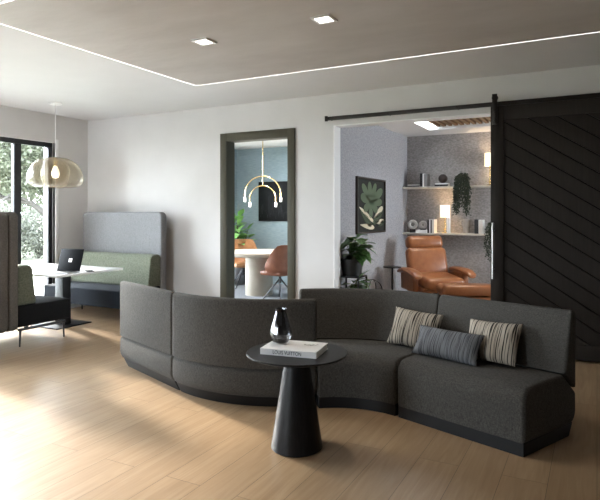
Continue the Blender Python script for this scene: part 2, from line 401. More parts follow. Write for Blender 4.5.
# lounge beyond the wide opening
LZ = 2.67
b = BM(); b.box((-2.88, YB + WT, 0), (XLG, YLG + .1, LZ)); struct('wall_lounge_left', b, M['lavender'])
b = BM(); b.box((XLG, YLG, 0), (2.2, YLG + .1, LZ)); struct('wall_lounge_far', b, M['taupewall'])
b = BM()
LW0, LW1 = 7.1, 8.5
b.box((2.2, YB + WT, 0), (2.3, LW0, LZ)); b.box((2.2, LW1, 0), (2.3, YLG + .1, LZ)); b.box((2.2, LW0, 0), (2.3, LW1, .9)); b.box((2.2, LW0, 2.2), (2.3, LW1, LZ)); struct('wall_lounge_right', b, M['lavender'])
glazing('window_4', 'x', 2.25, LW0, LW1, .9, 2.2, [7.8])
TX0, TX1, TY0, TY1 = -2.27, 1.4, 6.9, 8.5     # slatted tray
b = BM()
b.box((-2.88, YB + WT, LZ), (TX0, YLG + .1, LZ + .1)); b.box((TX1, YB + WT, LZ), (2.3, YLG + .1, LZ + .1)); b.box((TX0, YB + WT, LZ), (TX1, TY0, LZ + .1)); b.box((TX0, TY1, LZ), (TX1, YLG + .1, LZ + .1))
b.box((TX0 - .06, TY0 - .06, LZ + .1), (TX0, TY1 + .06, LZ + .3)); b.box((TX1, TY0 - .06, LZ + .1), (TX1 + .06, TY1 + .06, LZ + .3))
b.box((TX0, TY0 - .06, LZ + .1), (TX1, TY0, LZ + .3)); b.box((TX0, TY1, LZ + .1), (TX1, TY1 + .06, LZ + .3))
struct('ceiling_lounge', b, M['white'])
b = BM(); b.box((TX0 + .10, TY0, LZ + .086), (TX1, TY1, LZ + .10), mi=1)
x = TX0 + .13
while x < TX1 - .1:
    b.box((x, TY0 + .005, LZ + .035), (x + .045, TY1 - .02, LZ + .085), mi=0); x += .088
struct('trim_3', b, [M['slat'], M['dark']])

# ------------------------------------------------------------------ ceiling downlights
def downlight(x, y, label):
    t = thing('ceiling_downlight', label, 'downlight', (x, y, ZC), 0, 'square downlights in the plaster ceiling field')
    b = BM(); s, h = .075, .056
    for a_, c_ in (((-s, -s, -.012), (-h, s, 0)), ((h, -s, -.012), (s, s, 0)), ((-h, -s, -.012), (h, -h, 0)), ((-h, h, -.012), (h, s, 0))): b.box(a_, c_)
    obj('trim_ring', b, M['white'], t, 0)
    b = BM(); b.box((-h, -h, -.006), (h, h, 0)); obj('diffuser', b, M['diff'], t, 0)
downlight(-2.826, 3.661, 'square ceiling downlight on the left, nearer the corner of the light line')
downlight(-1.736, 3.642, 'square ceiling downlight on the right, nearer the top of the picture')

# ------------------------------------------------------------------ curved sofa, four modules
RIN, DEP = .555, .592
def arc_pts(cx, cy, r, a0, a1, n):
    return [(cx + r * math.cos(a0 + (a1 - a0) * k / n), cy + r * math.sin(a0 + (a1 - a0) * k / n)) for k in range(n + 1)]
SEAT = [(.006, .078), (.004, .10), (.002, .28), (.004, .325), (.012, .352), (.028, .374), (.052, .388), (.09, .395), (.2, .398), (.432, .400), (.44, .397), (.584, .270), (.590, .260), (.591, .15), (.585, .12), (.572, .095), (.555, .082), (.545, .078)]
BACK = [(.456, .404), (.589, .291), (.592, .299), (.592, .74), (.590, .765), (.582, .779), (.566, .785), (.548, .783), (.535, .774), (.527, .760), (.455, .42), (.448, .405)]
PLIN = [(.010, 0), (.010, .080), (.555, .080), (.535, .04), (.515, 0)]
def sofa_module(label, curved, origin, ang, turn=R(60)):
    """straight: origin is the front left corner and ang the direction of its front; curved: origin is the arc centre, ang its first angle, turning 60 degrees"""
    o = thing('sofa_module', label, 'sofa', (origin[0], origin[1], 0), ang, 'modules of the serpentine charcoal sofa')
    g = .0025
    def frames(prof, end, r):
        """cross-sections along the module, drawn in and stepped back at both ends so the upholstery corners are rounded"""
        ds = [p[0] for p in prof]; zs = [p[1] for p in prof]; dc, zc = (min(ds) + max(ds)) / 2, (min(zs) + max(zs)) / 2; dw, zw = max(ds) - min(ds), max(zs) - min(zs)
        stops = []; K = 4
        for k in range(K + 1):
            ph = PI / 2 * k / K; stops.append((0, r * (1 - math.sin(ph)), r * (1 - math.cos(ph))))
        ends = [(0, q, o_) for (_, o_, q) in stops]      # (fraction, setback, inset)
        st = [(0.0, b_, i_) for (_, b_, i_) in ends[::1]]
        st = sorted(st, key=lambda e: e[1])
        mid = [(k / 26, 0, 0) for k in range(1, 26)] if curved else [(.5, 0, 0)]
        seq = [(0.0, sb, r - math.sqrt(max(0, r * r - (r - sb) ** 2))) for _, sb, _ in st] + mid + [(1.0, sb, r - math.sqrt(max(0, r * r - (r - sb) ** 2))) for _, sb, _ in reversed(st)]
        out = []
        for fr, sb, ins in seq:
            fd, fz = 1 - 2 * ins / dw, 1 - 2 * ins / zw; m = g + end
            def f(d, z, fr=fr, sb=sb, fd=fd, fz=fz):
                d = dc + (d - dc) * fd; z = zc + (z - zc) * fz
                if not curved:
                    L = .902 + .115 * d; x = m + fr * (L - 2 * m) + (sb if fr == 0 else -sb if fr == 1 else 0); return Vector((x, d, z))
                T = turn; q = (m + sb) / (RIN + d); a_ = q if fr == 0 else T - q if fr == 1 else T * fr
                return Vector(((RIN + d) * math.cos(a_), (RIN + d) * math.sin(a_), z))
            out.append(f)
        return out
    for nm, prof, m, e, r in (('seat_base', SEAT, M['sofa'], 0, .024), ('backrest', BACK, M['sofa'], 0, .022), ('plinth', PLIN, M['plinth'], .008, .006)):
        b = BM(); b.sweep(prof, frames(prof, e, r)); obj(nm, b, m, o, 50)
    return o
CR = (-1.396, 3.177); CL = (-2.521, 4.453); A0 = R(71.5)
sofa_module('right-hand straight module of the charcoal sofa, seat toward the viewer, with the open end', False, (-1.219, 3.704), R(-18.5))
sofa_module('concave curved module of the charcoal sofa, seat showing behind the round black table', True, CR, A0)
AE = A0 + PI - R(2.2)
sofa_module('convex curved module of the charcoal sofa, back to the viewer, behind the vase', True, CL, AE, R(62.2))
LS = (CL[0] + RIN * math.cos(AE), CL[1] + RIN * math.sin(AE))
sofa_module('left end straight module of the charcoal sofa, back to the viewer, in the window light', False, LS, R(159.3))

# ------------------------------------------------------------------ cushions on the sofa
def pillow(label, w, h, t, m, c, rz, lean, roll, pinch=.06):
    b = BM(); bm = bmesh.new(); nx, ny = 22, 16; fr = []; bk = []
    for i in range(nx + 1):
        A = []; B = []
        for j in range(ny + 1):
            u, v = i / nx * 2 - 1, j / ny * 2 - 1
            e = max(0, (1 - abs(u) ** 2.4)) ** .55 * max(0, (1 - abs(v) ** 2.4)) ** .55
            x = w / 2 * u * (1 - pinch * (1 - v * v) * u * u); y = h / 2 * v * (1 - pinch * (1 - u * u) * v * v)
            wr = .004 * math.sin(9 * u + 4 * v) * e
            A.append(bm.verts.new((x, y, t / 2 * e + .004 + wr))); B.append(bm.verts.new((x, y, -t / 2 * e - .004 + wr)))
        fr.append(A); bk.append(B)
    for i in range(nx):
        for j in range(ny):
            bm.faces.new((fr[i][j], fr[i + 1][j], fr[i + 1][j + 1], fr[i][j + 1])); bm.faces.new((bk[i][j], bk[i][j + 1], bk[i + 1][j + 1], bk[i + 1][j]))
    rimf = [fr[i][0] for i in range(nx + 1)] + [fr[nx][j] for j in range(1, ny + 1)] + [fr[i][ny] for i in range(nx - 1, -1, -1)] + [fr[0][j] for j in range(ny - 1, 0, -1)]
    rimb = [bk[i][0] for i in range(nx + 1)] + [bk[nx][j] for j in range(1, ny + 1)] + [bk[i][ny] for i in range(nx - 1, -1, -1)] + [bk[0][j] for j in range(ny - 1, 0, -1)]
    k = len(rimf)
    for q in range(k): bm.faces.new((rimf[q], rimb[q], rimb[(q + 1) % k], rimf[(q + 1) % k]))
    b.merge(bm)
    o = obj('throw_pillow', b, m, None, 80)
    # local x along the sofa, local y up the backrest, local z toward the sitter
    o.matrix_world = Matrix.Translation(c) @ Matrix.Rotation(rz, 4, 'Z') @ Matrix.Rotation(R(90) - lean, 4, 'X') @ Matrix.Rotation(roll, 4, 'Z')
    return setp(o, label, 'cushion', 'throw pillows on the sofa')
def sofa_pt(a, n, z): return Vector((-1.219 + .9485 * a + .3168 * n, 3.704 - .3168 * a + .9485 * n, z))
pillow('cream and black striped cushion on the left, leaning over the seam of the sofa backrest', .40, .285, .11, M['stripe'], sofa_pt(-.105, .372, .535), R(-12), R(24), R(-3))
pillow('cream and black striped cushion on the right, behind the end of the slate cushion', .37, .285, .11, M['stripe'], sofa_pt(.498, .395, .538), R(-17), R(28), R(2))
pillow('slate blue oblong lumbar cushion lying in front of the two striped cushions', .50, .215, .12, M['slate'], sofa_pt(.238, .258, .497), R(-18), R(32), R(0))

# ------------------------------------------------------------------ pedestal table, book and vase
t = thing('pedestal_table', 'round black pedestal table with a conical foot in front of the sofa', 'table', (-1.589, 2.955, 0))
b = BM(); b.lathe([(0, .545), (.23, .545), (.285, .552), (.302, .560), (.302, .566), (.299, .569), (0, .569)], 72); obj('tabletop', b, M['pedestal'], t, 25)
b = BM(); b.lathe([(0, 0), (.150, 0), (.155, .006), (.1535, .016), (.071, .545), (0, .545)], 64); obj('base', b, M['pedestal'], t, 25)
BZ = R(9.5); bc = (-1.602, 2.953)
t = thing('coffee_table_book', 'thick white hardback book with black capitals, lying on the round black table', 'book', (bc[0], bc[1], .5695), BZ)
b = BM(); b.box((-.172, -.125, 0), (.172, .125, .0035)); b.box((-.172, -.125, .0325), (.172, .125, .036)); b.box((-.172, -.125, .0035), (.172, -.121, .0325)); obj('cover', b, M['coverwhite'], t, 0)
b = BM(); b.box((-.168, -.1209, .0036), (.168, .121, .0324)); obj('pages', b, M['paper'], t, 0)
o = bpy.data.objects.new('spine_lettering', text_mesh('LOUIS VUITTON', .030)); COL.objects.link(o); o.data.materials.append(M['ink']); o.parent = t
o.location = (-.005, -.1256, .018); o.rotation_euler = (R(90), 0, 0); o.scale = (.80, 1, 1); o['label'] = 'black capital lettering on the spine'
b = BM(); pts = []
for k in range(40): q = k / 39; pts.append((.045 + .085 * q, .045 + .009 * math.sin(q * 21) + .012 * (q - .5), .0363))
b.tube(pts, .0011, 5); b.tube([(.05 + .06 * q, .03 + .004 * math.sin(q * 9), .0363) for q in [i / 12 for i in range(13)]], .0009, 5)
obj('cover_flourish', b, M['ink'], t, 40, 'thin black handwritten flourish')
vx, vy = bc[0] - .108 * math.cos(BZ) - .05 * math.sin(BZ), bc[1] - .108 * math.sin(BZ) + .05 * math.cos(BZ)
b = BM()
prof = [(0, .0), (.034, 0), (.050, .008), (.062, .030), (.068, .058), (.064, .085), (.051, .130), (.038, .172), (.033, .192), (.036, .206), (.0335, .207), (.0305, .192), (.0352, .172), (.048, .130), (.060, .085), (.063, .062), (.055, .042), (.04, .032), (0, .030)]
b.lathe(prof, 14, cap=False)
o = setp(obj('glass_vase', b, M['vase'], None, 18), 'small smoked glass teardrop vase standing on the white book', 'vase'); o.location = (vx, vy, .6062)

# ------------------------------------------------------------------ booth benches
def rounded_panel(b, x0, x1, z0, z1, y0, y1, r, bev):
    pts = []
    for cx, cz, a in ((x1 - r, z1 - r, 0), (x0 + r, z1 - r, 90), (x0 + r, z0 + r, 180), (x1 - r, z0 + r, 270)):
        for k in range(7): pts.append((cx + r * math.cos(R(a + 15 * k)), y0, cz + r * math.sin(R(a + 15 * k))))
    b.poly(pts, y1 - y0, (0, 1, 0))
def bench(label, loc, rz, mback, mseat, W=.755):
    o = thing('high_back_bench', label, 'bench', (*loc, 0), rz, 'facing booth benches')
    b = BM(); rounded_panel(b, -W, W, .175, 1.415, -.105, 0, .07, .02); bevel_mod(obj('back_panel', b, mback, o, 60), .022, 4)
    b = BM(); x0, x1 = -W + .04, W - .012
    b.sweep([(-.109, .428), (-.325, .428), (-.34, .45), (-.295, .80), (-.27, .835), (-.23, .85), (-.16, .85), (-.12, .835), (-.109, .80)], [(lambda y, z, x=x: Vector((x, y, z))) for x in (x0, x1)])
    bevel_mod(obj('back_cushion', b, M['green'], o, 50), .03, 4)
    b = BM(); b.box((-W + .01, -.77, .205), (W - .01, -.107, .427), .02, 3); obj('seat', b, mseat, o, 50)
    for s in (-1, 1):
        x = s * (W - .03)
        b = BM(); b.box((x - .015, -.70, .165), (x + .015, -.12, .19), .004); b.box((x - .012, -.62, .19), (x + .012, -.58, .206)); b.box((x - .012, -.23, .19), (x + .012, -.19, .206)); f = obj('leg_frame', b, M['darkmetal'], o)
        for y, dy in ((-.675, -.01), (-.145, .01)):
            b = BM(); b.tube([(x, y, .178), (x, y + dy * .4, .15), (x, y + dy, .0)], [.014, .013, .008], 10); obj('leg', b, M['darkmetal'], o)
    return o
bench('high backed bench with pale grey back and dark navy seat, against the rear wall', (-5.90, 5.855), 0, M['benchgrey'], M['navy'])
bench('high backed bench with taupe back, sage cushion and black seat, near the left picture edge', (-5.74, 3.662), PI, M['benchtaupe'], M['blackcloth'], .44)  # both near benches: unseen left part shortened to keep shadow off the floor
bench('taupe bench back at the very left edge, back to back with the black seated bench', (-5.74, 3.655), 0, M['benchtaupe'], M['blackcloth'], .44)

t = thing('meeting_table', 'white topped rectangular table on a black post between the two benches', 'table', (-5.9, 4.8, 0))
b = BM(); b.box((-.78, -.73, .705), (.795, .225, .73), .004); obj('tabletop', b, M['tabletop'], t)
b = BM(); b.box((-.075, -.06, .012), (.075, .06, .705), .012, 3); obj('post', b, M['blackmetal'], t)
b = BM(); b.box((-.30, -.24, 0), (.19, .28, .013), .003); obj('base_plate', b, M['blackmetal'], t)
t = thing('laptop', 'open laptop with a black screen showing a small white logo, on the white table', 'laptop', (-5.325, 4.40, .7305), R(10))
b = BM(); b.box((-.165, -.215, 0), (.165, .0, .014), .004); k = obj('keyboard_base', b, M['silver'], t)
b = BM()
for r_ in range(4):
    for c_ in range(11): b.box((-.132 + c_ * .0242, -.105 + r_ * .023, .0139), (-.112 + c_ * .0242, -.086 + r_ * .023, .0158))
obj('keys', b, M['screen'], k, 0)
b = BM(); mt = Matrix.Translation((0, .003, .012)) @ Matrix.Rotation(R(-17), 4, 'X'); b.box((-.16, 0, 0), (.155, .007, .255), .003, mtx=mt); k = obj('screen_lid', b, M['screen'], t)
b = BM()
for i in (0, 1):
    for j in (0, 1): b.box((-.022 + i * .023, -.001, .10 + j * .023), (-.022 + i * .023 + .020, .0005, .12 + j * .023), mtx=mt)
obj('screen_logo', b, M['logo'], k, 0, 'small white logo of four squares')
b = BM(); b.box((-.04, -.075, 0), (.04, .075, .009), .003)
o = setp(obj('mobile_phone', b, M['screen']), 'flat black phone lying on the white table beside the laptop', 'phone'); o.location = (-5.165, 4.56, .7305); o.rotation_euler = (0, 0, R(60))

# ------------------------------------------------------------------ big pendant
PX_, PY_ = -6.09, 4.84
t = thing('pendant_lamp', 'squashed globe pendant lamp of champagne glass hanging above the white table', 'pendant lamp', (PX_, PY_, 0))
b = BM(); b.lathe([(0, ZC), (.08, ZC), (.08, ZC - .012), (.07, ZC - .022), (0, ZC - .022)], 32); obj('canopy', b, M['white'], t)
b = BM(); b.tube([(0, 0, ZC - .02), (0, 0, 2.10)], .004, 8); obj('cord', b, M['white'], t)
def dome(R_, zc, H_, lo, hi, n=18):
    return [(R_ * math.cos(R(lo + (hi - lo) * k / n)) ** .8, zc + H_ * math.sin(R(lo + (hi - lo) * k / n))) for k in range(n + 1)]
pr = [(.335 * math.cos(R(a_)) ** .4, 1.83 + .11 * math.sin(R(a_))) for a_ in range(-66, 0, 6)] + dome(.335, 1.83, .28, 0, 86); b = BM(); b.lathe([(pr[0][0] - .02, pr[0][1])] + pr, 56, cap=False); obj('outer_shade', b, M['pendant'], t, 60)
pr = dome(.172, 1.90, .195, -62, 86); b = BM(); b.lathe(pr, 44, cap=False); obj('inner_shade', b, M['pendant'], t, 60)
b = BM(); b.lathe([(0, 2.11), (.03, 2.11), (.032, 2.09), (.02, 2.06), (.018, 2.0), (0, 2.0)], 20); obj('socket', b, M['brass'], t)
b = BM(); b.lathe([(0, 2.0), (.018, 2.0), (.045, 1.93), (.05, 1.89), (.036, 1.85), (0, 1.838)], 24); obj('light_bulb', b, M['warmbulb'], t)

# ------------------------------------------------------------------ sliding barn door and its rail
BY = 5.87
t = thing('barn_door', 'tall black sliding barn door with diagonal planks, hung on the rail at the right', 'door', (0, BY, 0))
BX0, BX1, BT = -.945, 1.12, 2.468
b = BM(); sw = .125
b.box((BX0, 0, .02), (BX0 + sw, .05, BT), .003); b.box((BX1 - sw, 0, .02), (BX1, .05, BT), .003); b.box((BX0 + sw, 0, BT - .135), (BX1 - sw, .05, BT), .003); b.box((BX0 + sw, 0, .02), (BX1 - sw, .05, .16), .003)
obj('door_frame', b, M['barn'], t)
# planks run down to the right, each with a bevelled groove
b = BM(); ix0, ix1, iz0, iz1 = BX0 + sw, BX1 - sw, .16, BT - .135
sl = math.tan(R(33)); pitch = .165; grv = .011
def clip(poly, f):
    out = []
    for p, q in zip(poly, poly[1:] + poly[:1]):
        a_, c_ = f(p), f(q)
        if a_ >= 0: out.append(p)
        if (a_ >= 0) != (c_ >= 0):
            s_ = a_ / (a_ - c_); out.append((p[0] + (q[0] - p[0]) * s_, p[1] + (q[1] - p[1]) * s_))
    return out
k = -1
z = iz0
while True:
    lo = iz0 + k * pitch; k += 1
    if lo > iz1 + (ix1 - ix0) * sl: break
    poly = [(ix0, iz0), (ix1, iz0), (ix1, iz1), (ix0, iz1)]
    poly = clip(poly, lambda p: (p[1] + (p[0] - ix0) * sl) - (lo + grv)); poly = clip(poly, lambda p: (lo + pitch) - (p[1] + (p[0] - ix0) * sl)) if poly else poly
    if len(poly) >= 3: b.poly([(p[0], .014, p[1]) for p in poly], .02, (0, 1, 0))
b.box((ix0, .03, iz0), (ix1, .045, iz1), mi=1)  # near-black backing puts the groove shade into the colour
obj('plank_panel', b, [M['barn'], M['dark']], t, 0)
b = BM(); hx = BX0 + .03
b.tube([(hx, -.055, .745), (hx, -.055, 1.305)], .0115, 14)
for z in (.84, 1.225): b.tube([(hx, -.055, z), (hx, .004, z)], .010, 12)
obj('pull_handle', b, M['steel'], t, 40, 'long brushed steel bar handle')
for hx in (BX0 + .045, BX1 - .045):
    b = BM(); b.box((hx - .024, -.045, 2.28), (hx + .024, -.033, 2.585), .002); b.box((hx - .012, -.033, 2.36), (hx + .012, 0, 2.39)); b.lathe([(0, -.012), (.03, -.012), (.03, .012), (0, .012)], 24, mtx=Matrix.Translation((hx, -.018, 2.549)) @ Matrix.Rotation(R(90), 4, 'X'))
    for z in (2.32, 2.40): b.sphere((hx, -.046, z), .010, 10, 6)
    obj('hanger_strap', b, M['rail'], t)
t = thing('door_rail', 'long dark metal sliding-door rail fixed above the wide opening', 'rail', (0, 5.90, 2.495))
b = BM(); b.box((-2.785, -.008, -.022), (1.5, .004, .022), .002); obj('rail_bar', b, M['rail'], t)
for x in (-2.755, -2.04, -1.29, -.5, .3, 1.1):
    b = BM(); b.tube([(x, .004, 0), (x, .10, 0)], .010, 12); b.sphere((x, -.011, 0), (.013, .007, .013), 12, 8); obj('standoff_bolt', b, M['rail'], t)
b = BM(); b.box((-2.795, -.022, -.03), (-2.765, .008, .03), .004); obj('end_stop', b, M['rail'], t)

# ------------------------------------------------------------------ lounge: recliner, ottoman, side table
def rbox(b, c, s, r, lean=0, seg=4, yaw=0):
    mt = Matrix.Translation(c) @ Matrix.Rotation(yaw, 4, 'Z') @ Matrix.Rotation(lean, 4, 'X')
    b.box((-s[0] / 2, -s[1] / 2, -s[2] / 2), (s[0] / 2, s[1] / 2, s[2] / 2), r, seg, mtx=mt)
t = thing('recliner_chair', 'cognac leather recliner armchair under the shelves', 'armchair', (-2.02, 7.88, 0), R(37))
b = BM(); rbox(b, (0, -.08, .455), (.56, .62, .16), .06, R(4)); obj('seat_cushion', b, M['leather'], t, 60)
b = BM(); rbox(b, (0, .31, .665), (.60, .17, .46), .065, R(-17)); bk = obj('backrest', b, M['leather'], t, 60)
b = BM(); b.tube([(-.26, .31, .87), (.26, .31, .87)], .008, 8); obj('seam_welt', b, M['leather'], bk, 60)
b = BM(); rbox(b, (0, .42, .962), (.56, .17, .20), .07, R(-14)); obj('headrest', b, M['leather'], t, 60)
b = BM(); rbox(b, (0, .02, .345), (.62, .66, .07), .025); obj('seat_shell', b, M['leather'], t, 60)
for s in (-1, 1):
    b = BM()
    prof = [(-.065, -.02), (-.07, .005), (-.05, .026), (.0, .034), (.055, .026), (.078, .0), (.068, -.025), (.03, -.036), (-.03, -.036)]
    path = [(.34, .555, .8), (.25, .585, 1), (.08, .60, 1.0), (-.10, .595, 1.05), (-.24, .58, 1.1), (-.33, .555, .95), (-.37, .53, .55)]
    b.sweep(prof, [(lambda a, c_, p=p: Vector((s * (.385 + a * p[2]), p[0], p[1] + c_ * p[2]))) for p in path])
    bevel_mod(obj('armrest', b, M['leather'], t, 70), .012, 3)
    b = BM()
    b.sweep([(-.22, .31), (.30, .31), (.32, .55), (.10, .57), (-.18, .565), (-.22, .50)], [(lambda y, z, x=x: Vector((x, y, z))) for x in (s * .325, s * .40)])
    bevel_mod(obj('arm_panel', b, M['leather'], t, 60), .02, 3)
b = BM(); b.lathe([(0, 0), (.30, 0), (.31, .012), (.29, .024), (.06, .035), (.04, .06), (.035, .315), (0, .315)], 40); obj('swivel_base', b, M['blackmetal'], t)
t = thing('leather_ottoman', 'cognac leather footstool in front of the recliner, partly behind the barn door', 'footstool', (-1.47, 7.30, 0), R(24))
b = BM(); rbox(b, (0, 0, .425), (.70, .50, .14), .06, R(-4)); obj('cushion', b, M['leather'], t, 60)
b = BM(); rbox(b, (0, 0, .325), (.62, .44, .06), .025); obj('shell', b, M['leather'], t, 60)
b = BM(); b.lathe([(0, 0), (.22, 0), (.225, .012), (.2, .022), (.05, .03), (.035, .05), (.03, .297), (0, .297)], 36); obj('swivel_base', b, M['blackmetal'], t)
t = thing('side_table', 'small round black side table by the lavender wall beside the recliner', 'side table', (-2.585, 7.69, 0))
b = BM(); b.lathe([(0, .62), (.125, .62), (.13, .627), (.125, .636), (0, .636)], 36); obj('tabletop', b, M['blackmetal'], t)
b = BM(); b.tube([(0, 0, .015), (0, 0, .62)], .011, 12); obj('stem', b, M['blackmetal'], t)
b = BM(); b.lathe([(0, 0), (.12, 0), (.12, .01), (.02, .018), (0, .018)], 32); obj('foot', b, M['blackmetal'], t)

# framed leaf picture on the lounge wall
AY0, AY1, AZ0, AZ1 = 6.83, 7.94, 1.12, 1.885
t = thing('framed_picture', 'framed dark picture of green petals and cream shapes on the lavender wall', 'picture', (XLG, (AY0 + AY1) / 2, AZ0))
hw, hh = (AY1 - AY0) / 2, AZ1 - AZ0
b = BM(); f_ = .022
b.box((.001, -hw, 0), (.032, -hw + f_, hh)); b.box((.001, hw - f_, 0), (.032, hw, hh)); b.box((.001, -hw + f_, 0), (.032, hw - f_, f_)); b.box((.001, -hw + f_, hh - f_), (.032, hw - f_, hh))
obj('frame', b, mat('dark_walnut', (.03, .02, .014), .5), t, 0)
b = BM(); b.box((.001, -hw + f_, f_), (.014, hw - f_, hh - f_)); obj('backing', b, mat('picture_ground', (.010, .011, .008), .8), t, 0)
def P2(s, q): return (-hw + f_ + s * (2 * hw - 2 * f_), hh - f_ - q * (hh - 2 * f_))
def petal(b, base, tip, w, blunt=.55):
    bx, by = base; tx, ty = tip; L = math.hypot(tx - bx, ty - by); ux, uy = (tx - bx) / L, (ty - by) / L; pts = []
    for k in range(25):
        a_ = k / 24 * 2 * PI; s = (1 - math.cos(a_)) / 2; off = w * math.sin(a_) * (.10 + .90 * s ** blunt)
        pts.append(P2(bx + ux * s * L - uy * off, by + uy * s * L + ux * off))
    b.poly([(.0145, y, z) for y, z in pts[:-1]], .003, (1, 0, 0))
gA, gB, gC = mat('picture_green', (.085, .115, .065), .8), mat('picture_deep_green', (.04, .055, .03), .8), mat('picture_cream', (.62, .55, .40), .8)
b = BM(); c0 = (.47, .44)
for tip, w in (((.12, .32), .10), ((.17, .10), .085), ((.42, .04), .085), ((.66, .06), .08), ((.92, .17), .10), ((.90, .42), .09), ((.22, .60), .09), ((.72, .62), .09), ((.47, .74), .085)): petal(b, c0, tip, w * 1.12)
obj('petals', b, gA, t, 0)
b = BM(); petal(b, (.10, .60), (.50, .90), .09); petal(b, (.95, .60), (.55, .86), .10); petal(b, (.75, .92), (1.0, .80), .06); obj('deep_green_leaves', b, gB, t, 0)  # deep green leaf shapes of the picture's own print
b = BM(); petal(b, (.07, .53), (.60, .83), .045, .2); petal(b, (.60, .74), (.93, .52), .075); petal(b, (.62, .84), (.98, .80), .065); petal(b, (.10, .86), (.60, .93), .065); obj('cream_shapes', b, gC, t, 0)

# ------------------------------------------------------------------ shelves and what stands on them
SY0 = 8.84
def shelf(z, label):
    b = BM(); b.box((XLG + .001, SY0, z - .028), (1.2, YLG - .001, z), .003); return setp(obj('wall_shelf', b, M['shelf']), label, 'shelf', 'floating wall shelves')
ZU, ZLo = 1.822, 1.082
shelf(ZU, 'upper cream floating shelf on the far wall'); shelf(ZLo, 'lower cream floating shelf above the recliner')
def book(label, x0, x1, z0, z1, y0, y1, m, group):
    t = thing('shelf_book', label, 'book', ((x0 + x1) / 2, (y0 + y1) / 2, z0), 0, group)
    w, d, h = (x1 - x0) / 2, (y1 - y0) / 2, z1 - z0; c = .003
    b = BM()
    if h > 2 * w:      # standing, spine to the front
        b.box((-w, -d, 0), (-w + c, d, h)); b.box((w - c, -d, 0), (w, d, h)); b.box((-w + c, -d, 0), (w - c, -d + c, h)); obj('cover', b, m, t, 0)
        b = BM(); b.box((-w + c, -d + c, .003), (w - c, d - .004, h - .004)); obj('pages', b, M['paper'], t, 0)
    else:
        b.box((-w, -d, 0), (w, d, c)); b.box((-w, -d, h - c), (w, d, h)); b.box((-w, -d, c), (w, -d + c, h - c)); obj('cover', b, m, t, 0)
        b = BM(); b.box((-w + .004, -d + c, c), (w - .004, d - .004, h - c)); obj('pages', b, M['paper'], t, 0)
GU, GL = 'books on the upper shelf', 'books on the lower shelf'
book('black book lying at the left end of the upper shelf, bottom of a pair', -2.76, -2.52, ZU, ZU + .022, 8.86, 9.04, M['coverblack'], GU)
book('pale grey book lying on a black one at the left end of the upper shelf', -2.72, -2.53, ZU + .0225, ZU + .04, 8.87, 9.03, M['paper'], GU)
book('black book standing upright on the upper shelf, left of the white one', -2.515, -2.475, ZU, ZU + .215, 8.86, 9.04, M['coverblack'], GU)
book('white book standing upright on the upper shelf', -2.474, -2.450, ZU, ZU + .21, 8.86, 9.04, M['coverwhite'], GU)
book('grey book standing upright on the upper shelf, right of the white one', -2.449, -2.405, ZU, ZU + .20, 8.86, 9.04, M['covergrey'], GU)
book('black book lying flat on the upper shelf under the dark sphere', -2.28, -2.07, ZU, ZU + .03, 8.86, 9.04, M['coverblack'], GU)
book('white book lying flat on a black book under the dark sphere', -2.27, -2.07, ZU + .0305, ZU + .05, 8.87, 9.03, M['coverwhite'], GU)
b = BM(); b.sphere((0, 0, .074), .072, 28, 18); b.lathe([(0, 0), (.03, 0), (.028, .008), (0, .008)], 20)
o = setp(obj('decorative_sphere', b, mat('dark_bronze_ball', (.03, .018, .014), .45), None, 60), 'dark bronze ball ornament on two flat books on the upper shelf', 'ornament'); o.location = (-2.17, 8.95, ZU + .0505)
def ring(label, x, z0, r, hole, base_h):
    t = thing('ring_sculpture', label, 'sculpture', (x, 8.93, z0), R(14), 'white ring sculptures on the lower shelf')
    b = BM(); b.box((-.045, -.03, 0), (.045, .03, base_h), .003); obj('plinth_block', b, M['coverblack'], t)
    b = BM(); n = 40; fr = []
    pr = [(r, -.012), (r, .012), (r - .012, .024), (hole + .01, .024), (hole, .012), (hole, -.012), (hole + .01, -.024), (r - .012, -.024)]
    fr = [(lambda a, c_, q=q: Vector((a * math.cos(q), c_, base_h + r - .002 + a * math.sin(q)))) for q in [2 * PI * k / n for k in range(n)]]
    b.sweep(pr, fr, closed=True); obj('ring', b, M['ceramic'], t, 60)
ring('larger white ring sculpture at the left end of the lower shelf', -2.655, ZLo, .078, .030, .055)
book('thick white book lying flat on the lower shelf under the smaller ring', -2.585, -2.405, ZLo, ZLo + .045, 8.86, 9.03, M['coverwhite'], GL)
ring('smaller white ring sculpture standing on the flat white book', -2.485, ZLo + .0455, .066, .018, .018)
book('black book standing upright on the lower shelf, left of the pale pair', -2.395, -2.368, ZLo, ZLo + .205, 8.86, 9.04, M['coverblack'], GL)
book('cream book standing upright on the lower shelf between two darker ones', -2.367, -2.345, ZLo, ZLo + .215, 8.86, 9.04, M['coverwhite'], GL)
book('thin black book standing upright between two pale books on the lower shelf', -2.344, -2.326, ZLo, ZLo + .21, 8.86, 9.04, M['coverblack'], GL)
book('pale book standing upright on the lower shelf, last before the lamp', -2.325, -2.285, ZLo, ZLo + .215, 8.86, 9.04, M['paper'], GL)
def lamp(label, x, y, z0, h_stem, sh, sr):
    t = thing('table_lamp', label, 'lamp', (x, y, z0), 0, 'shaded lamps on the shelves')
    b = BM(); b.lathe([(0, 0), (.05, 0), (.05, .012), (.012, .016), (0, .016)], 28); obj('base', b, M['brass'], t)
    b = BM(); b.tube([(0, 0, .014), (0, 0, h_stem + .05)], .008, 12); b.sphere((0, 0, .06), .018, 12, 8); obj('stem', b, M['brass'], t)
    b = BM(); b.lathe([(sr, h_stem), (sr, h_stem + sh), (sr - .004, h_stem + sh), (sr - .004, h_stem), (sr, h_stem)], 36, cap=False); obj('lamp_shade', b, M['shade'], t)
    b = BM(); b.sphere((0, 0, h_stem + .09), .028, 14, 10); obj('light_bulb', b, M['warmbulb'], t)
    return t
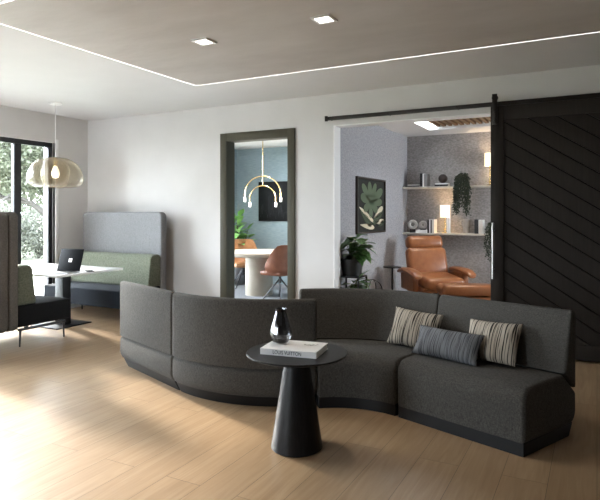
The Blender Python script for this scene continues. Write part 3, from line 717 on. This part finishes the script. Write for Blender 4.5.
lamp('brass lamp with a glowing shade on the lower shelf', -2.14, 8.97, ZLo, .245, .20, .078)
book('white book standing upright on the lower shelf right beside the brass lamp', -2.085, -2.04, ZLo, ZLo + .245, 8.85, 8.91, M['coverwhite'], GL)
lamp('brass lamp with a glowing shade on the upper shelf, against the barn door edge', -1.455, 8.97, ZU, .30, .20, .078)
t = thing('stoneware_cup', 'greige stoneware cup on the lower shelf, under the pitcher', 'cup', (-1.805, 8.95, ZLo), 0)
b = BM(); b.lathe([(0, 0), (.045, 0), (.05, .01), (.05, .095), (.045, .10), (0, .10)], 28); obj('body', b, M['stone'], t)
t = thing('stoneware_pitcher', 'greige stoneware pitcher standing on a cup on the lower shelf', 'pitcher', (-1.805, 8.95, ZLo + .1005), 0)
b = BM(); b.lathe([(0, 0), (.045, 0), (.056, .02), (.056, .06), (.046, .10), (.052, .125), (.047, .125), (.041, .10), (.05, .06), (.05, .02), (0, .012)], 28, cap=False); obj('body', b, M['stone'], t)
b = BM(); b.tube([(-.052, 0, .105), (-.085, 0, .10), (-.095, 0, .07), (-.085, 0, .04), (-.055, 0, .03)], .008, 10); obj('handle', b, M['stone'], t)
book('black book standing upright on the lower shelf, right of the pitcher', -1.665, -1.605, ZLo, ZLo + .22, 8.86, 9.04, M['coverblack'], GL)
book('pale grey book standing upright on the lower shelf near the barn door', -1.604, -1.545, ZLo, ZLo + .215, 8.86, 9.04, M['paper'], GL)

# ------------------------------------------------------------------ plants
def leaf(bm, p, d, n, L, w, bend=.25, seg=4):
    """pointed leaf from p along d, lying in the plane with normal n, drooping toward -n"""
    d = Vector(d).normalized(); s = d.cross(Vector(n)).normalized(); n = s.cross(d); rows = []
    for k in range(seg + 1):
        q = k / seg; wd = w / 2 * (math.sin(PI * min(.999, q ** .8)) ** .8) + .0008
        c = Vector(p) + d * L * q - n * bend * L * q * q
        rows.append((bm.verts.new(c - s * wd + n * wd * .25), bm.verts.new(c), bm.verts.new(c + s * wd + n * wd * .25)))
    for A, B in zip(rows, rows[1:]):
        bm.faces.new((A[0], A[1], B[1], B[0])); bm.faces.new((A[1], A[2], B[2], B[1]))
def pot(t, r, h, m, z=0):
    b = BM(); b.lathe([(0, z), (r * .82, z), (r, z + h), (r - .012, z + h), (r - .018, z + h - .04), (0, z + h - .04)], 36, cap=False); p = obj('pot', b, m, t)
    b = BM(); b.lathe([(0, z + h - .038), (r - .02, z + h - .038), (r - .02, z + h - .03), (0, z + h - .028)], 24); obj('soil', b, M['soil'], t)
def leafy(name_label, cat, loc, potr, poth, potm, stems, leaves, m, seed, sz, aspect, lim=None, name='potted_plant', z0=0, droop=.3, up=.5, group=None):
    """stems: list of (dx,dy,height)"""
    r_ = random.Random(seed); t = thing(name, name_label, cat, loc, 0, group)
    pot(t, potr, poth, potm, z0); bs = BM(); bl = BM(); bl['keep'] = True
    for dx, dy, h in stems:
        zb = z0 + poth - .04
        pts = [(dx * .25, dy * .25, zb), (dx * .5, dy * .5, zb + h * .5), (dx, dy, zb + h)]; bs.tube(pts, [.008, .007, .004], 8)
        for k in range(leaves):
            q = .25 + .75 * k / max(1, leaves - 1); az = k * 2.4 + r_.uniform(-.4, .4)
            p = Vector(pts[0]).lerp(Vector(pts[1]), q * 2) if q < .5 else Vector(pts[1]).lerp(Vector(pts[2]), q * 2 - 1)
            el = r_.uniform(up - .4, up + .4) + (.5 if k == leaves - 1 else 0); d = Vector((math.cos(az) * math.cos(el), math.sin(az) * math.cos(el), math.sin(el)))
            L = sz * r_.uniform(.75, 1.15)
            if lim:
                for _ in range(12):
                    e = p + d * L * 1.05
                    if lim(e + Vector(loc)): break
                    az += .6; d = Vector((math.cos(az) * math.cos(el), math.sin(az) * math.cos(el), math.sin(el)))
                else: continue
            bs.tube([p, p + d * L * .15], .003, 6); leaf(bl['bm'], p + d * L * .12, d, (0, 0, 1) if abs(d.z) < .9 else (1, 0, 0), L, L * aspect, r_.uniform(.1, droop))
    obj('stems', bs, M['stem'], t); obj('leaves', bl, m, t, 60); return t
inl = lambda e: e.x > XLG + .03 and e.y > YB + WT + .04
PXY = (-2.645, 6.345)
t = thing('plant_stand', 'black two-tier plant stand against the lavender wall behind the sofa', 'plant stand', (*PXY, 0))
for z in (.30, .62): b = BM(); b.box((-.145, -.145, z), (.145, .145, z + .02), .004); obj('tier', b, M['blackmetal'], t)
for sx in (-1, 1):
    for sy in (-1, 1): b = BM(); b.box((sx * .135 - .009, sy * .135 - .009, 0), (sx * .135 + .009, sy * .135 + .009, .619)); obj('leg', b, M['blackmetal'], t, 0)
leafy('rubber plant with big glossy leaves in a black pot on top of the plant stand', 'potted plant', (*PXY, .6405), .14, .20, M['pot'], [(.10, .03, .16), (-.03, .07, .26), (.12, -.05, .20), (-.05, -.03, .20), (.04, .02, .30), (.09, .08, .22)], 12, M['leaf'], 5, .185, .66, inl, 'rubber_plant', up=.2, droop=.6)
leafy('low leafy plant in a black pot on the lower tier of the plant stand', 'potted plant', (*PXY, .3205), .09, .13, M['pot'], [(.10, .0, .12), (.02, .05, .12), (.10, -.08, .14), (.02, -.06, .13), (.12, -.12, .2)], 9, M['leaf'], 9, .16, .62, inl, 'potted_plant', up=.1, droop=.6)
t = thing('hoop_plant_stand', 'black wire hoop plant holder beside the lavender wall', 'plant holder', (-2.50, 6.66, 0))
b = BM()
for rz in (0, PI / 2):
    pts = [(.13 * math.cos(a_) * math.cos(rz), .13 * math.cos(a_) * math.sin(rz), .43 + .13 * math.sin(a_)) for a_ in [2 * PI * k / 32 for k in range(33)]]; b.tube(pts, .005, 8)
obj('hoop', b, M['blackmetal'], t)
b = BM(); b.tube([(0, 0, .01), (0, 0, .30)], .008, 10); b.lathe([(0, 0), (.10, 0), (.10, .012), (0, .014)], 28); obj('foot', b, M['blackmetal'], t)
def trailing(label, x, z0, spread, drop, rise, n, seed, xr=None):
    r_ = random.Random(seed); t = thing('trailing_plant', label, 'trailing plant', (x, 8.93, z0), 0, 'trailing plants on the shelves')
    pot(t, .065, .11, M['potgrey']); bs = BM(); bl = BM(); bl['keep'] = True
    for s in range(n):
        a_ = r_.uniform(-1, 1); h = r_.uniform(.3, 1) * rise; x1 = a_ * spread; yo = -.13 - r_.uniform(0, .07); zb = -drop * r_.uniform(.35, 1) * (1 - .3 * abs(a_) * 0)
        pts = [Vector((x1 * .2, 0, .08)), Vector((x1 * .5, -.04, .09 + h)), Vector((x1 * .85, -.10, .06 + h * .7)), Vector((x1, yo, -.05)), Vector((x1 * 1.05 + r_.uniform(-.015, .015), yo, (zb - .05) / 2)), Vector((x1 + r_.uniform(-.03, .03), yo + .01, zb))]
        bs.tube(pts, .0018, 5)
        for A, B in zip(pts[1:], pts[2:]):
            m_ = max(2, int((B - A).length / .016))
            for k in range(m_):
                p = A.lerp(B, (k + r_.random()) / m_); d = Vector((r_.uniform(-1, 1), r_.uniform(-1, .3), r_.uniform(-1, .35)))
                leaf(bl['bm'], p, d, (r_.uniform(-.3, .3), -1, .4), r_.uniform(.022, .038), .019, .2, 2)
    obj('stems', bs, M['stem'], t); obj('leaves', bl, M['leafdark'], t, 60)
trailing('bushy dark trailing plant hanging from the upper shelf', -1.835, ZU, .125, .47, .13, 42, 3)
trailing('small dark trailing plant hanging from the lower shelf behind the door handle', -1.41, ZLo, .10, .44, .10, 12, 8)

# ------------------------------------------------------------------ meeting room: table, chairs, chandelier, picture, plant
MT = (-5.13, 8.17)
t = thing('round_table', 'round cream table on a thick column in the blue room', 'table', (*MT, 0))
b = BM(); b.lathe([(0, .675), (.60, .675), (.64, .69), (.64, .735), (.63, .745), (0, .745)], 64); obj('tabletop', b, M['cream'], t)
b = BM(); b.lathe([(0, 0), (.235, 0), (.235, .675), (0, .675)], 48); obj('column', b, M['cream'], t)
def swivel_chair(label, loc, rz, m):
    t = thing('swivel_chair', label, 'chair', (*loc, 0), rz, 'leather chairs at the round table')
    # tub shell: seat and wrap-round back; front is -y
    b = BM(); bm = bmesh.new(); n = 20; rows = []
    for k in range(n + 1):
        a_ = R(-25 + 230 * k / n); bk_ = max(0, math.sin(a_)); ca, sa = math.cos(a_), math.sin(a_)
        ht = .50 + .395 * min(1, max(0, (sa + .42) / 1.0)) ** .9
        ins = [(.165, .43), (.20, .455), (.225, .52), (.235, (ht + .5) / 2), (.235 + .02 * bk_, ht)]; row = []
        for r_, z in ins: row.append(bm.verts.new((ca * r_ * 1.06, sa * r_ + (.07 * bk_ * (z - .45)), z)))
        out = [(r_ + .035, z) for r_, z in reversed(ins)]; out[-1] = (.17, .395)
        for i_, (r_, z) in enumerate(out): row.append(bm.verts.new((ca * r_ * 1.06, sa * r_ + (.07 * bk_ * (z - .45)), z)))
        rows.append(row)
    q = len(rows[0])
    for A, B in zip(rows, rows[1:]):
        for i in range(q): bm.faces.new((A[i], A[(i + 1) % q], B[(i + 1) % q], B[i]))
    bm.faces.new(rows[0]); bm.faces.new(rows[-1][::-1]); b.merge(bm)
    obj('back_shell', b, m, t, 60)
    b = BM(); b.box((-.205, -.27, .395), (.205, .17, .475), .035, 4); obj('seat', b, m, t, 60)
    b = BM(); b.lathe([(0, .23), (.022, .23), (.022, .375), (.09, .38), (.09, .395), (0, .395)], 20); obj('swivel_post', b, M['darkmetal'], t)
    for k in range(4):
        a_ = R(45 + 90 * k); b = BM(); b.tube([(.012 * math.cos(a_), .012 * math.sin(a_), .33), (.275 * math.cos(a_), .275 * math.sin(a_), .006)], [.014, .009], 10); obj('leg', b, M['darkmetal'], t)
    return t
swivel_chair('tan leather swivel chair behind the round cream table, below the plant', (-5.88, 8.80), R(50), M['tan'])
swivel_chair('rust leather swivel chair at the right front of the round cream table', (-4.54, 7.87), R(-102), M['rust'])
CX, CY = -4.905, 7.93
t = thing('arch_chandelier', 'brass chandelier of two nested arches above the round table', 'chandelier', (CX, CY, 0), R(30))
b = BM(); b.tube([(0, 0, 1.855), (0, 0, MZ - .005)], .0075, 10); b.lathe([(0, MZ - .02), (.06, MZ - .02), (.06, MZ), (0, MZ)], 24); obj('rod', b, M['brass'], t)
for r_, zt, ll, dy in ((.298, 2.012, .05, 0), (.215, 1.853, .06, 0)):
    zc = zt - r_; b = BM(); b.tube([(-r_, dy, zc - ll)] + [(r_ * math.cos(a_), dy, zc + r_ * math.sin(a_)) for a_ in [PI - PI * k / 28 for k in range(29)]] + [(r_, dy, zc - ll)], .009, 12); arc = obj('arch', b, M['brass'], t, 60)
    for s in (-1, 1):
        b = BM(); b.lathe([(0, 0), (.016, 0), (.019, .008), (.019, .07), (.013, .076), (0, .076)], 18, (s * r_, dy, zc - ll - .078)); obj('light_bulb', b, M['bulb'], arc, 60)
t = thing('wall_art', 'dark rectangular picture with fine white lines on the blue wall', 'picture', (-5.43, YM - .018, 1.24))
b = BM(); b.box((-.56, -.014, 0), (.56, .016, .78), .003); obj('panel', b, mat('slate_panel', (.003, .0035, .004), .6, 0, .15), t)
b = BM(); r_ = random.Random(4); pts_ = []
for k in range(60):
    x, z = r_.uniform(-.52, .50), .04 + abs(r_.gauss(0, .16)); z = min(z, .55)
    pts_.append((x, -.0145, z))
pts_.sort(); b.tube(pts_, .0016, 5)
obj('line_drawing', b, mat('chalk_line', (.035, .037, .04), .8), t, 0)
inm = lambda e: e.x > XL + .36 and e.y < YM - .12
leafy('tall bright green leafy plant in the corner of the blue room', 'potted plant', (-6.24, 9.20, 0), .15, .34, M['potgrey'], [(-.10, -.10, .85), (.05, -.15, .95), (.16, .06, .75), (-.18, .08, .7), (.25, -.04, .6), (.0, .0, 1.0), (-.25, -.12, .8), (.12, -.22, .85)], 14, M['leafbright'], 21, .25, .52, inm, 'potted_plant', up=.35, droop=.55)

# ------------------------------------------------------------------ outdoors
b = BM(); b.box((-60, -40, -.35), (XL - WT - 2.6, 60, -.06)); struct('lawn', b, M['grass'])
b = BM(); b.box((XL - WT - 2.6, -40, -.35), (XL - WT, 60, -.05)); struct('terrace', b, M['path'])
def foliage(bm, c, rad, n, size, r_, shell=.45):
    for _ in range(n):
        while True:
            v = Vector((r_.uniform(-1, 1), r_.uniform(-1, 1), r_.uniform(-1, 1)))
            if shell < v.length < 1: break
        p = Vector(c) + Vector((v.x * rad[0], v.y * rad[1], v.z * rad[2]))
        d = Vector((r_.uniform(-1, 1), r_.uniform(-1, 1), r_.uniform(-.8, .4))); s = size * r_.uniform(.6, 1.3)
        u = d.normalized(); w = u.cross(Vector((r_.uniform(-1, 1), r_.uniform(-1, 1), 1))).normalized() * s * .32
        bm.faces.new([bm.verts.new(p), bm.verts.new(p + u * s * .5 + w), bm.verts.new(p + u * s), bm.verts.new(p + u * s * .5 - w)])
def tree(label, loc, h, lobes, branches, n, size, seed, m):
    r_ = random.Random(seed); t = thing('garden_tree', label, 'tree', (*loc, -.06), 0, 'garden trees outside the window')
    b = BM(); b.tube([(0, 0, 0), (.06, .03, h * .35), (-.05, .05, h * .7), (.02, .0, h)], [.16, .13, .09, .03], 12)
    for br in branches: b.tube(br[0], br[1], 8)
    obj('trunk', b, M['trunk'], t, 60)
    b = BM(); b['keep'] = True
    for c, rad, k in lobes: foliage(b['bm'], c, rad, int(n * k), size, r_)
    obj('crown', b, m, t, 0); return t
# positions follow the view through the glazing, kept clear of the sun's path
br = [([(0, 0, 1.1), (-.5, -.55, 1.75), (-1.0, -1.1, 1.9), (-1.6, -1.6, 2.5)], [.09, .075, .06, .02]), ([(0, 0, 1.3), (-.3, -.4, 2.2), (-.35, -.9, 3.2)], [.08, .06, .02]), ([(-.5, -.55, 1.75), (-.4, -1.2, 2.0), (-.1, -1.8, 1.75)], [.05, .035, .015]), ([(0, 0, 1.5), (.5, .5, 2.6), (.8, .9, 3.6)], [.08, .05, .02]), ([(-1.0, -1.1, 1.9), (-.9, -1.7, 2.1), (-.8, -2.0, 2.6)], [.04, .03, .012])]
tree('broad leafy tree with arching dark branches outside the window', (-13.8, 11.1), 3.6, [((0, 0, 4.0), (2.0, 2.0, 1.5), .7), ((-.7, -.9, 2.9), (1.3, 1.0, .9), .5), ((.8, .9, 3.0), (1.2, 1.2, .9), .35), ((-.3, -.2, 2.35), (.9, .9, .35), .12)], br, 11000, .13, 31, M['treeleaf'])
tree('taller pale tree standing farther back beyond the lawn, left of the broad tree', (-20.5, 13.6), 5.0, [((0, 0, 5.0), (2.4, 2.2, 2.4), .7), ((-.6, -.4, 3.0), (1.8, 1.5, 1.0), .4)], [([(0, 0, 2), (-.6, -.6, 3.2), (-.9, -.9, 4.2)], [.1, .07, .02])], 8000, .19, 32, M['treeleaf'])
tree('slender tree at the far right of the garden beyond the hedge', (-19.0, 18.4), 4.5, [((0, 0, 4.6), (2.2, 2.2, 2.2), .7), ((.3, -.4, 2.8), (1.6, 1.5, .9), .4)], [([(0, 0, 2), (.6, -.6, 3.2), (.9, -.9, 4.2)], [.1, .07, .02])], 6000, .2, 33, M['treeleaf'])
tree('tall full tree at the back of the garden between the other two back trees', (-27.0, 18.4), 5.5, [((0, 0, 4.2), (3.0, 3.0, 4.0), 1.0)], [([(0, 0, 2), (.6, .6, 3.2), (.9, .9, 4.2)], [.1, .07, .02])], 11000, .26, 34, M['treeleaf'])
for k, (x, y, r0, h0) in enumerate(((-15.6, 10.9, .75, .75), (-15.9, 12.0, .8, .85), (-15.4, 13.1, .8, .72), (-16.8, 11.4, .9, .95), (-16.9, 12.9, .9, .9), (-15.9, 9.9, .65, .6))):
    lab = ['rounded pale shrub at the near left of the hedge', 'rounded pale shrub in the middle of the front of the hedge', 'rounded pale shrub at the front right of the hedge', 'taller pale shrub behind the gap at the left of the hedge', 'taller pale shrub behind the right of the hedge', 'smallest low shrub at the left end of the hedge'][k]
    t = thing('hedge_shrub', lab, 'shrub', (x, y, -.06), 0, 'shrubs across the lawn')
    b = BM()
    for j in range(5): a_ = j * 1.256; b.tube([(0, 0, 0), (.25 * math.cos(a_), .25 * math.sin(a_), h0 * .6), (.5 * math.cos(a_), .5 * math.sin(a_), h0 * 1.2)], [.03, .02, .008], 6)
    obj('stems', b, M['trunk'], t)
    b = BM(); b['keep'] = True; foliage(b['bm'], (0, 0, h0), (r0, r0, h0), 1900, .11, random.Random(60 + k), .3); obj('leaves', b, M['hedgeleaf'], t, 0)

# ------------------------------------------------------------------ light
w = bpy.data.worlds.new('World'); sc.world = w; w.use_nodes = True
bg = w.node_tree.nodes['Background']; bg.inputs['Color'].default_value = (.84, .92, 1.0, 1); bg.inputs['Strength'].default_value = 17
def light(name, typ, loc, energy, col=(1, 1, 1), rot=(0, 0, 0), **kw):
    l = bpy.data.lights.new(name, typ); l.energy = energy; l.color = col
    for k, v in kw.items(): setattr(l, k, v)
    o = bpy.data.objects.new(name, l); COL.objects.link(o); o.location = loc; o.rotation_euler = rot; return o
el, az = R(22.5), math.atan2(-.31, .95)
dv = Vector((math.cos(el) * math.cos(az), math.cos(el) * math.sin(az), -math.sin(el)))
s = light('sun', 'SUN', (-20, 9, 8), 4.8, (1, .9, .78), angle=R(4.5)); s.rotation_euler = dv.to_track_quat('-Z', 'Y').to_euler()
for nm, loc, rot, sx, sy in (('sky_portal_left', (XL - .14, (GY0 + GY1) / 2, (GZ0 + GZ1) / 2), (0, R(-90), 0), GZ1 - GZ0, GY1 - GY0), ('sky_portal_rear', ((RX0 + RX1) / 2, YR - .14, (RZ0 + RZ1) / 2), (R(90), 0, 0), RX1 - RX0, RZ1 - RZ0), ('sky_portal_lounge', (2.31, (LW0 + LW1) / 2, 1.55), (0, R(90), 0), 1.3, LW1 - LW0), ('sky_portal_meeting', (XL + .02, (MW0 + MW1) / 2, 1.42), (0, R(-90), 0), 2.35, MW1 - MW0)):
    p = light(nm, 'AREA', loc, 1, shape='RECTANGLE', size=sx, size_y=sy); p.rotation_euler = rot; p.data.cycles.is_portal = True
for x, y in ((-2.826, 3.661), (-1.736, 3.642)):
    light('downlight_beam', 'SPOT', (x, y, ZC - .02), 20, (1, .9, .78), spot_size=R(100), spot_blend=.8, shadow_soft_size=.06)
light('pendant_glow', 'POINT', (PX_, PY_, 1.90), 5, (1, .86, .62), shadow_soft_size=.05)
light('shelf_lamp_glow', 'POINT', (-2.14, 8.97, ZLo + .345), 2.2, (1, .72, .42), shadow_soft_size=.05)
light('upper_lamp_glow', 'POINT', (-1.455, 8.97, ZU + .40), 2.2, (1, .72, .42), shadow_soft_size=.05)
for sx in (-.25, .25): light('chandelier_glow', 'POINT', (CX + sx, CY, 1.72), 6, (1, .92, .82), shadow_soft_size=.04)
light('meeting_fill', 'SPOT', (-4.6, 8.0, MZ - .02), 190, (1, .95, .88), spot_size=R(150), spot_blend=1, shadow_soft_size=.1)  # added light without a fitting, brightens the blue room
light('lounge_fill', 'SPOT', (-1.2, 7.4, LZ - .03), 34, (1, .86, .7), spot_size=R(120), spot_blend=.9, shadow_soft_size=.08)  # unseen warm spot added to lift the lounge

# ------------------------------------------------------------------ camera
cam = bpy.data.cameras.new('camera'); co = bpy.data.objects.new('camera', cam); COL.objects.link(co)
co.location = (0, 0, 1.4); co.rotation_euler = (R(90), 0, math.atan(297 / 560)); cam.sensor_width = 36; cam.lens = 33.6; cam.shift_y = -37 / 600; cam.clip_start = .02; cam.clip_end = 200
sc.camera = co
vs = sc.view_settings; vs.view_transform = 'Standard'; vs.look = 'None'; vs.gamma = 1; vs.use_curve_mapping = False; vs.exposure = 1.4
sc.cycles.use_denoising = True; sc.cycles.max_bounces = 12; sc.cycles.diffuse_bounces = 6; sc.cycles.transparent_max_bounces = 16; sc.cycles.sample_clamp_indirect = 8
